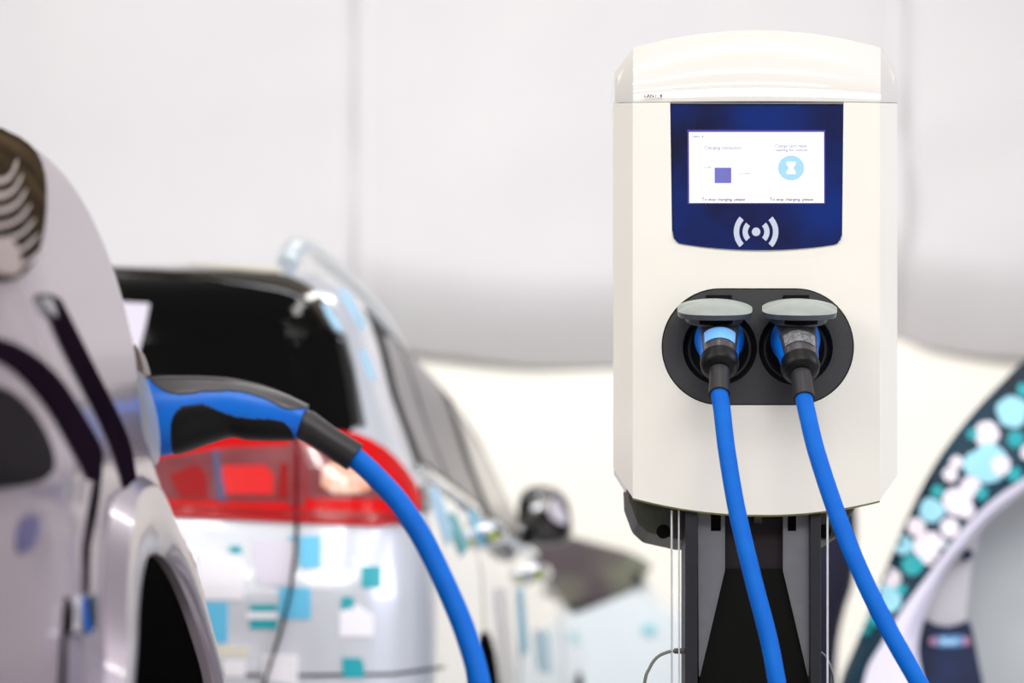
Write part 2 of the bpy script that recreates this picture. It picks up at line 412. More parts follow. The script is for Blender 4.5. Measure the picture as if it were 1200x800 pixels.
# underside skirt
ur = [(lerp(XL, XR, k / 24)) for k in range(25)]
und = [[W(x, bottom_y(x), D) for x in ur], [W(x, bottom_y(x), D) + Vector((0, .13, .018)) for x in ur]]
fc = obj('front_cover', *join(vf1, vfl, vfr, loft(und, False)), 'cover', st, angle=12, bevel=0.0)
rim = [[W(x, bottom_y(x) - 1.0, D + .004) for x in ur], [W(x, bottom_y(x) + 2.3 - 1.0 * abs((x - 886) / 146), D + .004) for x in ur], [W(x, bottom_y(x) + 2.3, D + .03) for x in ur]]
obj('cover_rim', *loft(rim, False), 'rim', fc, label='thin olive green lower rim')
# bright inner lip around the screen opening
dp = disp_poly(); dpi = disp_poly(1.3)
obj('opening_lip', *loft([[W(*p, D - .0012) for p in dp[1:-1]], [W(*p, D + .004) for p in dpi[1:-1]]], False), 'crown', fc)
# crown
def top_y(x):
    u = (x - 886.5) / 145.5; return 35.5 + 20.5 * abs(u) ** 2.0
def cdep(x, t):
    u = (x - 886.5) / 145.5; return D + 0.045 * t ** 2.0 + 0.004 * u * u
nx, ny = 48, 20; V = []; Fc = []
for j in range(ny + 1):
    t = j / ny
    for i in range(nx + 1):
        x = lerp(XL + 0.5, XR + 1, i / nx); V.append(W(x, lerp(seam_y(x) - 0.6, top_y(x), t), cdep(x, t)))
for j in range(ny):
    for i in range(nx):
        a = j * (nx + 1) + i; Fc.append((a, a + 1, a + nx + 2, a + nx + 1))
g = (V, Fc)
def crownflank(px, po, side):
    r1 = []; r2 = []; r3 = []
    for j in range(ny + 1):
        t = j / ny; r1.append(W(px, lerp(seam_y(px) - .6, top_y(px), t), cdep(px, t)))
        yo = lerp(120.5, 84.5, t); r2.append(W(po, yo, DC + 0.004 + 0.01 * t)); r3.append(W(po, yo, DC + 0.004 + 0.01 * t) + Vector((0, .1, 0)))
    return loft([r1, r2, r3], False)
gl = crownflank(XL + .5, 720.3, -1); gr = crownflank(XR + 1, 1051.6, 1)
topr = [[W(x, top_y(x), cdep(x, 1)) for x in [lerp(XL + .5, XR + 1, k / nx) for k in range(nx + 1)]]]
topr.append([p + Vector((0, .10, 0.004)) for p in topr[0]])
capl = ([W(XL + .5, top_y(XL), cdep(XL, 1)), W(720.3, 84.5, DC + .014), W(720.3, 84.5, DC + .014) + Vector((0, .1, 0)), W(XL + .5, top_y(XL), cdep(XL, 1)) + Vector((0, .1, .004))], [(0, 1, 2, 3)])
capr = ([W(XR + 1, top_y(XR), cdep(XR, 1)), W(1051.6, 84.5, DC + .014), W(1051.6, 84.5, DC + .014) + Vector((0, .1, 0)), W(XR + 1, top_y(XR), cdep(XR, 1)) + Vector((0, .1, .004))], [(0, 1, 2, 3)])
cr = obj('crown_cover', *join(g, gl, gr, loft(topr, False), capl, capr), 'crown', st, angle=14)
textobj('printed_text', 'LAN1_4', 755, 776, 114.3, D - .0006, 'text', cr)
# inner carcass
plate('rear_shell', [(724, 90), (745, 61)] + [(x, top_y(x) + 4) for x in range(760, 1030, 15)] + [(1030, 62), (1048, 90), (1048, 554), (1031, 580), (741, 574), (723, 545)], D + .04, .09, 'cover', st)
# display
dpn = plate('display_panel', [(785, 120.6)] + disp_poly(1.0)[1:-1] + [(988.8, 120.6)], D + .0035, .006, 'bezel', st)
plate('display_top_edge', [(786, 119.6), (988, 120.0), (988, 121.8), (786, 121.4)], D + .0015, .002, 'postgrey', dpn, label='thin silver upper edge')
plate('screen_surround', [(805.5, 152), (967, 152.5), (967.3, 239), (805.8, 239)], D + .0032, .001, 'screen_edge', dpn)
sc = plate('screen', [(807.4, 154.8), (965.4, 154.8), (965.6, 237.6), (807.8, 237.6)], D + .0026, .001, 'screen', dpn)
dt = D + .0022
def lines(n, *a): return textobj(n, *a)
textobj('screen_text', 'LAN1_4', 811.5, 824, 161.2, dt, 'screen_text', dpn)
textobj('screen_text', 'Charging transaction', 825, 869, 174.8, dt, 'screen_faint', dpn)
textobj('screen_text', 'Charge card ready', 908, 946, 172.6, dt, 'screen_faint', dpn)
textobj('screen_text', 'waiting for vehicle', 909, 946, 177.4, dt, 'screen_faint', dpn)
textobj('screen_text', '11.0 kW', 821, 834, 197.6, dt, 'screen_faint', dpn)
textobj('screen_text', '0.0 kWh', 866, 879, 204.8, dt, 'screen_faint', dpn)
textobj('screen_text', 'To stop charging, please', 822.4, 873, 235.2, dt, 'screen_text', dpn)
textobj('screen_text', 'To stop charging, please', 902, 953, 235.2, dt, 'screen_text', dpn)
plate('screen_icon', [(837.4, 196.4), (857, 196.4), (857, 214.6), (837.4, 214.6)], dt, .0002, 'screen_icon_violet', dpn, label='violet square icon')
plate('screen_icon', arcn(927, 196.8, 15.4, 14.6, 0, 351, 39), dt, .0002, 'screen_icon_blue', dpn, label='pale blue round icon with a white hourglass')
hg = [(921.6, 189.6), (932.4, 189.6), (932.4, 192), (929.5, 196.8), (932.4, 201.6), (932.4, 204), (921.6, 204), (921.6, 201.6), (924.5, 196.8), (921.6, 192)]
plate('hourglass', hg, dt - .0004, .0002, 'screen', dpn)
ds = D + .0030
plate('contactless_dot', arcn(886, 271.6, 5, 5, 0, 345, 23), ds, .0005, 'symbol', dpn)
def arcband(cx, cy, r0, r1, a0, a1): return arcn(cx, cy, r1, r1, a0, a1, 16) + arcn(cx, cy, r0, r0, a1, a0, 16)
for r0, r1, a in ((9.6, 15.8, 43), (19.8, 26.2, 43)):
    for c in (0, 180): plate('contactless_wave', arcband(886, 271.6, r0, r1, c - a, c + a), ds, .0005, 'symbol', dpn)
# socket plate
def circ(cx, cy, r, n=40): return arcn(cx, cy, r, r, 0, 360 - 360 / n, n - 1)
stin = arcn(844.2, 406.2, 67.6, 67.2, 90, 270, 28) + arcn(931.8, 406.2, 67.6, 67.2, -90, 90, 28)
CS = [(843.6, 407.5), (932.6, 407.5)]
plate('opening_shadow_gap', stadium, D + .0065, .004, 'void', st, label='dark gap around the socket plate')
sp = plate('socket_plate', stin, D - .0005, .006, 'plate', st, holes=[list(reversed(circ(c[0], c[1], 43.6))) for c in CS])
Y = Vector((0, 1, 0))
for cx, cy in CS:
    c = W(cx, cy, D)
    v, f = lathe(c, Y, [(.0437, -.0005), (.0425, .003), (.0380, .013), (.0372, .012), (.0372, .006), (.0345, .006), (.0335, .012), (.0335, .045), (.0001, .045)])
    so = obj('socket', v, f, 'ring', sp)
    v, f = lathe(c, Y, [(.0333, .014), (.033, .044), (.0001, .044)]); obj('socket_well', v, f, 'void', sp)
def lid(cx, cyh):
    "round lid flipped up on its hinge, its outer face tilted to the ceiling"
    R = .0432; th = math.radians(67)
    H = W(cx, cyh, D - .002)                             # hinge line
    fwd = Vector((0, -math.sin(th), -math.cos(th))); up = Vector((0, -math.cos(th), math.sin(th))); rt = Vector((1, 0, 0))
    C = H + fwd * (R * .97) + Vector((-.0075 if cx < 880 else 0, 0, 0))
    def P(r, a, h): return C + rt * (math.cos(a) * r) + fwd * (math.sin(a) * r * .97) + up * h
    n = 48; rings = []
    for r, h in ((.0002, .0062), (.012, .006), (.024, .0049), (.034, .0028), (.041, .0006), (R, -.0008), (R - .0004, -.0052), (.0425, -.0068), (.036, -.0066), (.0002, -.0066)):
        rings.append([P(r, 2 * PI * k / n, h - .0035 * (math.sin(2 * PI * k / n) > 0) * (abs(math.cos(2 * PI * k / n)) ** 2) * (r / R) ** 3) for k in range(n)])
    vt, ft = loft(rings[:6], True, False); l = obj('socket_lid', vt, ft, 'lid', st, label='pale grey lid flipped up over the socket')
    vt, ft = loft(rings[5:], True, False); obj('lid_underside', vt, ft, 'lid_under', l)
    # collar on the inner face
    rr = []
    for r, h in ((.0335, -.006), (.0335, -.017), (.0322, -.0185), (.030, -.0185), (.030, -.008), (.0002, -.008)):
        rr.append([P(r, 2 * PI * k / n, h) + fwd * -.006 for k in range(n)])
    vt, ft = loft(rr, True, False); obj('lid_collar', vt, ft, 'lid_under', l)
    sl = [P(.0338, PI / 2 + a, h) + fwd * -.006 for h in (-.0095, -.0155) for a in [lerp(-.6, .6, k / 12) for k in range(13)]]
    obj('collar_slot', *loft([sl[:13], sl[13:]], False), 'void', l)
    v = [P(r * 1, 0, 0) for r in ()]
    q = [C + rt * a + fwd * b + up * .0066 for a, b in ((-.013, .004), (.013, .004), (.014, .013), (-.014, .013))]
    obj('embossed_mark', q + [p - up * .002 for p in q], [(0, 1, 2, 3), (0, 1, 5, 4), (1, 2, 6, 5), (2, 3, 7, 6), (3, 0, 4, 7)], 'lid_under', l) if False else None
    v, f = box(tuple(W(cx, cyh - 1.0, D - .004)), .030, .012, .0052); obj('hinge', v, f, 'void', l, smooth=False)
    v, f = box(tuple(W(cx, cyh + 5.0, D - .006)), .024, .014, .006); obj('hinge_arm', v, f, 'lid', l, smooth=False, bevel=.001)
    return l
lid(842.0, 350.5); lid(932.4, 350.5)
# rear housing below the cover
def frus(o, i, d0, d1, t=0): 
    return loft([[W(x, y, d0) for x, y in o], [W(x, y, d1) for x, y in i]])
hb = [(736, 560), (737, 585), (747, 612), (760, 624), (800, 633), (970, 633), (985, 627), (996, 605), (1006, 590), (1006, 560)]
rh = plate('rear_housing', hb, D + .05, .13, 'olive', st, bevel=.003)
for x in (777.5, 966): obj('bore', *lathe(W(x, 622.5, D + .0485), Y, [(.0001, 0), (.0075, 0), (.0085, .0015), (.0001, .0022)], 24), 'void', rh)
# post
zf = 900 + CZ * F / D                                   # the pixel row at which the floor is met
po = plate('post', [(803, 596), (962, 596), (962, zf), (803, zf)], D + .05, .07, 'postdark', st, bevel=.002)
plate('flange', [(803, 596), (817.5, 596), (817.5, zf), (803, zf)], D + .008, .045, 'postdark', po, bevel=.001)
plate('flange', [(949.5, 596), (962, 596), (962, zf), (949.5, zf)], D + .008, .045, 'postdark', po, bevel=.001)
for s, (a, b) in (('l', (817.5, 849)), ('r', (949.5, 918))):
    k = 1 if s == 'l' else -1
    slot = [(833, 600), (845, 600), (845, 622), (833, 622)] if s == 'l' else [(923, 600), (933, 600), (933, 622), (923, 622)]
    pl = [(a, 597), (b, 597), (b, 668), (a + 1.5 * k, 792)]
    plate('side_panel', pl, D + .022, .004, 'postgrey', st, holes=[slot if k > 0 else slot], label='grey slotted side panel of the post')
    plate('panel_edge', [(b - .8 * k, 597), (b + .5 * k, 597), (b + .5 * k, 668), (a + 2.8 * k, 792), (a + 1.5 * k, 792), (b - .8 * k, 668)], D + .0212, .002, 'postgrey', st)
    plate('panel_slot', [(x + (-.6 if x == min(q[0] for q in slot) else .6), y) for x, y in slot], D + .030, .002, 'void', st)
plate('recess_panel', [(848, 597), (920, 597), (920, 672), (848, 672)], D + .034, .004, 'postback', st)
plate('gusset', [(848, 666), (920, 666), (949, 794), (949.4, 810), (949.4, zf - 4), (817.6, zf - 4), (817.6, 810), (819, 794)], D + .028, .004, 'gusset', st, bevel=.001)
plate('latch', [(884, 604), (893, 604), (893, 612), (884, 612)], D + .02, .012, 'olive', st)
plate('base_plate', [(770, zf - 8), (995, zf - 8), (995, zf), (770, zf)], D - .02, .16, 'postdark', st, bevel=.001)
for x, w_ in ((787.0, 1.25), (795.5, 1.0), (960.6, 1.0), (969.6, 1.35)):
    a = W(x, 598, D + .012); b = W(x + (2 if x < 800 else 0) * .6, zf - 1, D + .012)
    obj('steel_rod', *loft(sweep([a, (a + b) / 2, b], w_ / 1000, 12)), 'steel', st)
# thin grey cord
cd = thing('thin_cord', 'thin grey cord with a ribbed strain relief entering the left side of the post', 'cord', (0.14, 2.86, 0))
pts = [W(802, 762.5, D + .02), W(792, 762.5, D + .015), W(782, 764, D + .01), W(770, 770, D), W(761, 783, D - .005), W(755, 803, D - .01), W(748, 880, D - .01), W(744, 1000, D), W(742, 1200, D), W(741, 1288, D), W(700, 1294, D + .02)]
tube('cord', pts, .0019, 'greycord', cd, 10)
rb = [obj for obj in ()]
v, f = loft(sweep([W(x, 762.5, D + .018) for x in [790 + k * .75 for k in range(17)]], [(.0036 if k % 3 else .0027) for k in range(17)], 14)); obj('strain_relief', v, f, 'greycord', cd)
cd2 = thing('thin_cord', 'thin dark cord curving out beside the right edge of the post', 'cord', (0.37, 2.87, 0))
tube('cord', [W(962, 764, D + .03), W(968, 770, D + .03), W(974, 784, D + .03), W(977, 805, D + .03), W(978, 900, D + .03), W(978, 1100, D + .03), W(978, 1280, D + .03), W(985, 1290, D + .03)], .0014, 'postgrey', cd2, 10)

# ------------------------------------------------------------------ the two plugged-in cables of the station
def plug(label, P, sw, cable, lab):
    base = W(cable[0][0], cable[0][1], D - cable[0][2]); t = thing('charging_cable', label, 'cable', (base.x, base.y, 0), 'blue cables plugged into the charging station')
    w = [W(x, y, D - f) for x, y, f in P]
    # round blue plug head that fills the socket
    a, b, c, e, g = w
    blue = catmull([a, b, c, e], 8); n = len(blue)
    rad = [.0285, .0290, .0235, .0203]; rr = [lerp(rad[min(int(i / 8), 2)], rad[min(int(i / 8), 2) + 1], (i / 8) - min(int(i / 8), 2)) for i in range(n)]
    obj('plug_head', *loft(sweep(blue, rr, 40)), 'blue', t, label='bright blue plug body')
    # black shell over the middle
    R = sweep(blue, [r + .0014 for r in rr], 64, up=(0, -.4, 1)); V = [p for q in R for p in q]; Fs = []
    for i in range(n - 1):
        u = i / (n - 1)
        half = (0.82 + 0.2 * u) if u < .93 else PI
        for j in range(64):
            an = 2 * PI * (j + .5) / 64; an = an if an <= PI else an - 2 * PI
            if (abs(an) < half * 1.0 and u > .08) or abs(abs(an) - PI) < .7: Fs.append((i * 64 + j, i * 64 + (j + 1) % 64, (i + 1) * 64 + (j + 1) % 64, (i + 1) * 64 + j))
    o = obj('plug_shell', V, Fs, 'gripc', t, label='charcoal shell over the blue plug'); md = o.modifiers.new('s', 'SOLIDIFY'); md.thickness = .0016; md.offset = -1
    # bell end and sleeve
    dv = (g - e).normalized(); q = [e - dv * .010, e - dv * .002, e + dv * .004, e + dv * .008, e + dv * .010]
    obj('bell_end', *loft(sweep(q, [.0214, .0217, .0208, .0178, .0130], 32)), 'gripb', t)
    obj('sleeve', *loft(sweep([e, e.lerp(g, .3), e.lerp(g, .6), g - dv * .001, g, g], [.0122, .0116, .0116, .0122, .0122, .0104], 28)), 'sleeve', t)
    cp = [g - dv * .012, g - dv * .002] + [W(x, y, D - f) for x, y, f in cable]
    path = catmull(cp, 8)
    obj('cable', *loft(sweep(path, .0098, 24)), 'cable', t)
    # label on the top of the shell: follows the surface
    i0, i1, A, mm = lab; q0 = R[i0:i1 + 1]; cols = [(-A + k) % 64 for k in range(2 * A + 1)]
    rings = [[p + (p - blue[i0 + k]).normalized() * .0007 for p in [q[c_] for c_ in cols]] for k, q in enumerate(q0)]
    obj('plug_label', *loft(rings, False), mm, t)
    return t
plug('blue charging cable plugged into the left socket, plug with a pale blue label',
     [(843, 398, -.02), (843, 398, .012), (843, 408, .055), (843, 427, .092), (843, 462, .118)], 0,
     [(846, 480, .124), (852, 530, .14), (864, 600, .16), (883, 680, .185), (901, 750, .205), (912, 810, .22), (925, 900, .23), (935, 1050, .23), (925, 1200, .22), (880, 1273, .2), (800, 1282, .15), (700, 1276, .1)], (16, 20, 8, 'label_blue'))
plug('blue charging cable plugged into the right socket, plug with a silver label',
     [(932, 398, -.02), (932, 399, .012), (935, 412, .058), (938, 431, .098), (942, 467, .124)], 0,
     [(946, 485, .13), (957, 530, .145), (980, 600, .17), (1006, 665, .195), (1040, 735, .22), (1080, 806, .245), (1130, 900, .26), (1180, 1030, .26), (1200, 1180, .25), (1190, 1275, .24), (1120, 1290, .2), (1000, 1282, .15)], (16, 20, 8, 'label_grey'))

# ------------------------------------------------------------------ silver SUV in the middle
OX, OY, SN = -0.19, 4.75, 0.118; CN = math.sqrt(1 - SN * SN)
def CAR(lx, ly, z): return Vector((OX + ly * SN + lx * CN, OY + ly * CN - lx * SN, z))
T_w = [(.25, -.06), (.35, -.02), (.5, 0), (.7, .004), (.86, -.004), (.97, -.03), (1.05, -.072), (1.12, -.10), (1.22, -.14), (1.36, -.185), (1.44, -.225), (1.49, -.30), (1.52, -.52)]
T_b = [(.25, .08), (.35, .03), (.55, .0), (.75, .0), (.86, .03), (.97, .07), (1.07, .11), (1.17, .16), (1.27, .205), (1.36, .245), (1.42, .29), (1.48, .42), (1.52, .70)]
T_f = [(.25, 4.15), (.35, 4.25), (.55, 4.28), (.75, 4.25), (.86, 4.12), (.93, 3.9), (1.0, 3.35), (1.06, 3.08), (1.12, 2.95), (1.22, 2.75), (1.36, 2.45), (1.44, 2.15), (1.49, 1.85), (1.52, 1.5)]
def rad(z): return interp([(.25, .2), (.6, .26), (1.0, .24), (1.3, .18), (1.45, .2), (1.52, .12)], z)
def carloop(z, N=30):
    wd, b, fr, r = interp(T_w, z), interp(T_b, z), interp(T_f, z), rad(z)
    cx = -0.9; half = wd - cx; pts = []
    p = 2.3
    # right half from rear centre to front centre
    inner = half - r
    for k in range(12): u = k / 12; pts.append((u * inner, b + .035 * (u * inner / half) ** 2))
    b1 = b + .035 * (inner / half) ** 2
    for k in range(N + 1):
        a = PI / 2 * k / N; c = math.sin(a) ** (2 / p); s = 1 - math.cos(a) ** (2 / p) if k < N else 1
        pts.append((inner + r * c, b1 + r * s))
    rf = min(.45, (fr - b) * .4); y0 = b1 + r; y1 = fr - rf
    for k in range(1, 41): u = k / 41; pts.append((half - .02 * math.sin(PI * u) * 0, lerp(y0, y1, u)))
    for k in range(13):
        a = PI / 2 * k / 12; pts.append((half - rf + rf * math.cos(a), y1 + rf * .85 * math.sin(a)))
    for k in range(1, 7): u = k / 7; pts.append(((half - rf) * (1 - u), y1 + rf * .85 + rf * .1 * math.sin(u * PI / 2)))
    pts.append((0, y1 + rf * .95))
    left = [(-x, y) for x, y in reversed(pts[1:-1])]
    return [(cx + x, y) for x, y in pts + left]
zs = [lerp(.25, 1.40, k / 60) for k in range(60)] + [1.40 + .12 * math.sin(PI / 2 * k / 14) for k in range(15)]
rings = [[CAR(x, y, z) for x, y in carloop(z)] for z in zs]
bv, bf = loft(rings)
bvh_mid = BVHTree.FromPolygons(bv, bf[:-2])
mid = thing('silver_car', 'silver white car with cyan and teal square graphics, seen from behind', 'car', CAR(-.9, 2.1, 0))
body = obj('body', bv, bf, 'silver', mid, angle=60)
def cylx(lx0, lx1, ly, z, r, n=48):
    return loft([[CAR(lx, ly + r * math.cos(2 * PI * k / n), z + r * math.sin(2 * PI * k / n)) for k in range(n)] for lx in (lx0, lx1)])
def in_arch(p):
    q = p - Vector((OX, OY, 0)); ly = q.x * SN + q.y * CN; lx = q.x * CN - q.y * SN
    return lx > -.24 and any((ly - a) ** 2 + (p.z - .36) ** 2 < .372 ** 2 and lx < interp(T_w, p.z) - .004 for a in (1.05, 3.52))
boolean_cut(body, [cylx(-.22, .2, 1.05, .36, .37), cylx(-.22, .2, 3.52, .36, .37)], in_arch)
def sidewheel(ly, s=1):
    for lx0, lx1 in ((-.19, -.035),):
        prof = [(.20, lx0 + .01), (.30, lx0), (.325, lx0 + .03), (.33, (lx0 + lx1) / 2), (.325, lx1 - .02), (.30, lx1), (.225, lx1 - .005), (.215, lx1 - .03)]
        wh = obj('wheel', *loft([[CAR(l, ly + r * math.cos(2 * PI * k / 40), .335 + r * math.sin(2 * PI * k / 40)) for k in range(40)] for r, l in prof]), 'rubber', mid)
        sp = []
        for a in range(5):
            an = 2 * PI * a / 5; c, s_ = math.cos(an), math.sin(an); q = []
            for l in (lx1 - .03, lx1 - .012):
                for r, w_ in ((.0, .03), (.22, .022)):
                    for sg in (-1, 1): q.append(CAR(l, ly + r * c - sg * w_ * s_, .335 + r * s_ + sg * w_ * c))
            sp.append((q, [(0, 1, 3, 2), (4, 6, 7, 5), (0, 4, 5, 1), (2, 3, 7, 6), (0, 2, 6, 4), (1, 5, 7, 3)]))
        obj('spokes', *join(*sp), 'alloy', wh, smooth=False)
        obj('arch_liner', *loft([[CAR(l, ly + .368 * math.cos(a), .36 + .368 * math.sin(a)) for a in [PI * (k / 24) * 1.15 - .23 for k in range(25)]] for l in (-.23, -.012)], False), 'rubber', mid)
sidewheel(1.05); sidewheel(3.52)
# far-side wheels stand on the floor too
for ly in (1.05, 3.52):
    obj('wheel', *loft([[CAR(l, ly + r * math.cos(2 * PI * k / 32), .335 + r * math.sin(2 * PI * k / 32)) for k in range(32)] for r, l in ((.2, -1.62), (.33, -1.63), (.33, -1.78), (.2, -1.79))]), 'rubber', mid)
P = lambda n, poly, h, m, par=mid, **k: patch(n, poly, bvh_mid, h, m, par, **k)
rw = P('rear_window', [(60, 318), (135, 320), (225, 326), (320, 340), (350, 349), (371, 368), (388, 388), (398, 402), (406, 430), (412, 460), (415, 502), (400, 512), (275, 518), (60, 560)], .004, 'glass_dark', smooth_it=1)
P('window_reveal', [(393, 402), (401, 402), (412, 440), (420, 500), (411, 503), (405, 460)], .008, 'gloss_black')
P('spoiler', [(60, 306), (135, 309), (225, 316), (316, 324), (345, 331), (368, 345), (386, 366), (399, 394), (394, 400), (378, 380), (362, 358), (346, 344), (318, 336), (225, 324), (60, 316)], .012, 'spoiler', smooth_it=1)
P('spoiler_side_glint', [(374, 361), (378, 362), (392, 382), (396, 394), (391, 392), (383, 380)], .016, 'st_pale')  # pale strip painted as the highlight on the spoiler's side
P('spoiler_highlight', [(60, 300), (135, 305.5), (225, 311.5), (316, 320), (332, 323), (316, 325), (225, 317), (135, 311), (60, 306)], .014, 'st_beige', label='painted highlight along the upper edge of the spoiler')  # light strip painted as the highlight on the spoiler's top
P('window_patch', [(140, 356), (176, 358), (172, 380), (160, 428), (140, 428)], .007, 'st_lav', label='pale lavender patch in the rear window')  # pale lavender quad laid on the glass
P('window_seal', [(398, 392), (404, 392), (414, 430), (422, 470), (428, 500), (422, 502), (414, 470)], .004, 'chrome')
tl = P('tail_light', [(150, 545), (186, 534), (230, 523), (275, 509), (350, 513), (405, 507), (440, 522), (468, 548), (486, 576), (490, 596), (472, 619), (350, 613), (205, 606), (150, 604)], .012, 'red', smooth_it=1)
P('lens', [(160, 548), (192, 540), (270, 528), (344, 526), (344, 592), (213, 589), (160, 588)], .014, 'lens', tl, label='clear pinkish lens, inner part')
P('lens', [(358, 526), (402, 524), (424, 538), (445, 560), (458, 588), (360, 587)], .014, 'lens', tl, label='clear pinkish lens, outer part')
P('red_reflector', [(262, 550), (312, 550), (322, 560), (322, 584), (262, 583)], .017, 'redblock', tl)
P('red_reflector', [(200, 560), (232, 548), (244, 560), (246, 588), (212, 587)], .016, 'reddark', tl)
P('red_reflector', [(330, 548), (342, 546), (342, 588), (326, 588)], .016, 'reddark', tl)
P('amber_reflector', [(378, 546), (420, 542), (430, 556), (432, 583), (376, 582)], .017, 'amber', tl, smooth_it=1)
P('seam_bar', [(340, 520), (345.5, 519), (345.5, 596), (340, 596)], .017, 'lens', tl)
P('seam_bar', [(352, 519), (357, 520), (358, 596), (352, 596)], .017, 'lens', tl)
P('dark_bracket', [(250, 532), (258, 532), (266, 580), (266, 592), (256, 590)], .017, 'st_navy', tl)
P('lower_band', [(160, 594), (213, 596), (350, 602), (465, 606), (470, 614), (350, 609), (205, 602), (160, 600)], .015, 'reddark', tl)
P('hatch_seam', [(347.4, 512), (349.6, 512), (350, 600), (348, 650), (343, 690), (332, 735), (315, 790), (304, 820), (302, 820), (313, 790), (330, 735), (341, 690), (346, 650), (348, 600)], .0165, 'mauve_dark', L=5, label='dark shut line of the hatch')
P('lamp_corner_shadow', [(491, 570), (496, 568), (501, 588), (500, 602), (492, 598)], .010, 'gloss_black')  # dark patch painted for the shadow at the lamp's outer corner
P('bumper_seam', [(200, 786), (330, 790), (460, 788), (520, 780), (520, 783), (460, 791.5), (330, 793.5), (200, 790)], .002, 'mauve_dark')
def c5(l): return [(160 + x / 2.668, 500 + y / 2.668) for x, y in l]
def rc(a, b, c, d): return [(a, b), (c, b), (c, d), (a, d)]
for m, q in (('st_white', [(190, 393), (315, 393), (335, 420), (335, 540), (205, 540)]), ('st_teal', rc(290, 373, 328, 399)), ('st_lav', [(365, 357), (495, 357), (495, 495), (400, 495), (365, 465)]),
             ('st_cyan', [(510, 342), (575, 342), (575, 442), (510, 442)]), ('st_cyan', [(475, 342), (496, 342), (496, 355), (475, 355)]), ('st_white', rc(540, 448, 598, 505)), ('st_teal', rc(703, 437, 763, 503)), ('st_cyan', rc(445, 502, 545, 600)),
             ('st_teal', rc(355, 555, 440, 577)), ('st_white', rc(345, 579, 440, 600)), ('st_teal', rc(355, 602, 440, 632)), ('st_cyan', rc(195, 548, 285, 675)), ('st_teal', rc(640, 532, 677, 572)),
             ('st_white', [(635, 578), (690, 555), (740, 590), (740, 655), (635, 655)]), ('st_beige', rc(245, 685, 350, 720)), ('st_white', rc(272, 728, 342, 780)), ('st_white', [(395, 712), (505, 712), (505, 810), (395, 790)]),
             ('st_teal', [(642, 722), (700, 722), (710, 745), (710, 785), (645, 785)])):
    P('sticker', c5(q), .0025, m, L=9)
for m, q in (('st_pale', [(396, 340), (404, 340), (428, 380), (424, 388)]), ('st_pale', [(421, 410), (428, 412), (440, 444), (434, 446)]), ('st_teal', [(520, 604), (532, 600), (548, 640), (540, 652)]),
             ('st_pale', [(500, 570), (512, 572), (530, 620), (524, 640)]), ('st_white', [(577, 690), (592, 688), (604, 800), (590, 810)]), ('st_cyan', [(606, 690), (612, 690), (618, 760), (610, 770)]),
             ('st_pale', [(627, 737), (642, 740), (646, 790), (632, 785)]), ('st_cyan', [(548, 598), (556, 600), (572, 634), (564, 640)])):
    P('sticker', q, .0035, m, L=6)
# side glass, laid out in the car's own length and height
def lxz(z): return interp(T_w, z)
def sidepoly(name, poly, h, m, par=mid, L=.05, **kw):
    v2, f2, bd = fillgrid(poly, L); n = len(v2)
    top = [CAR(lxz(z) + h, y, z) for y, z in v2]; bot = [CAR(lxz(z) - .01, y, z) for y, z in v2]
    return obj(name, top + bot, f2 + [tuple(i + n for i in q) for q in f2] + [(a, b, b + n, a + n) for a, b in bd], m, par, angle=50, **kw)
wtop = [(.62, 1.425), (.80, 1.452), (1.4, 1.468), (1.9, 1.435), (2.3, 1.36), (2.6, 1.235), (2.86, 1.115)]
sidepoly('window_frame', [(.50, 1.06), (.56, 1.25)] + wtop + [(2.86, 1.085), (1.6, 1.07)], .003, 'frame_matte')
sidepoly('side_window', [(.60, 1.085), (.64, 1.25), (.72, 1.38), (.86, 1.405), (.95, 1.41), (.97, 1.38), (.96, 1.085)], .007, 'glass_grey')
sidepoly('side_window', [(1.02, 1.09), (1.03, 1.412), (1.4, 1.425), (1.66, 1.41), (1.64, 1.09)], .007, 'glass_grey')
sidepoly('side_window', [(1.86, 1.095), (1.86, 1.395), (1.9, 1.39), (2.3, 1.31), (2.53, 1.21), (2.68, 1.11)], .007, 'glass_pale')
sidepoly('window_sill_trim', [(.48, 1.045), (2.9, 1.068), (2.9, 1.085), (.50, 1.066)], .012, 'chrome')
for ly in (1.02, 1.76, 2.95): sidepoly('door_seam', [(ly, .45), (ly + .012, .45), (ly + .012, 1.04), (ly, 1.04)], .001, 'mauve_dark')
for hx, hy in ((565, 625), (620, 671)):
    d = (W(hx, hy, 1) - CAM).normalized(); loc, nor, i, dist = bvh_mid.ray_cast(CAM, d)
    c = loc if loc else W(hx, hy, 6.5)
    tx = Vector((SN, CN, 0)); out = Vector((CN, -SN, 0))
    pts = [c - tx * .09 - out * .01, c - tx * .07 + out * .03, c + out * .042, c + tx * .08 + out * .03, c + tx * .1 - out * .01]
    hd = tube('door_handle', pts, [.012, .02, .024, .02, .012], 'chrome', mid, label='chrome door handle')
    obj('lime_glint', *lathe(c - tx * .07 + out * .034 + Vector((0, 0, -.012)), (0, 1, 0), [(.0001, -.022), (.011, -.018), (.015, -.006), (.001, 0)], 20), 'lime', hd)  # lime bead stands in for a reflected spot on the handle
rr = [CAR(-.345, .42, 1.485), CAR(-.335, .46, 1.525), CAR(-.32, .62, 1.548), CAR(-.31, 1.1, 1.558), CAR(-.31, 1.5, 1.545), CAR(-.32, 1.85, 1.50), CAR(-.33, 1.95, 1.46)]
tube('roof_rail', rr, [.024, .026, .02, .018, .018, .018, .014], 'white_car', mid)
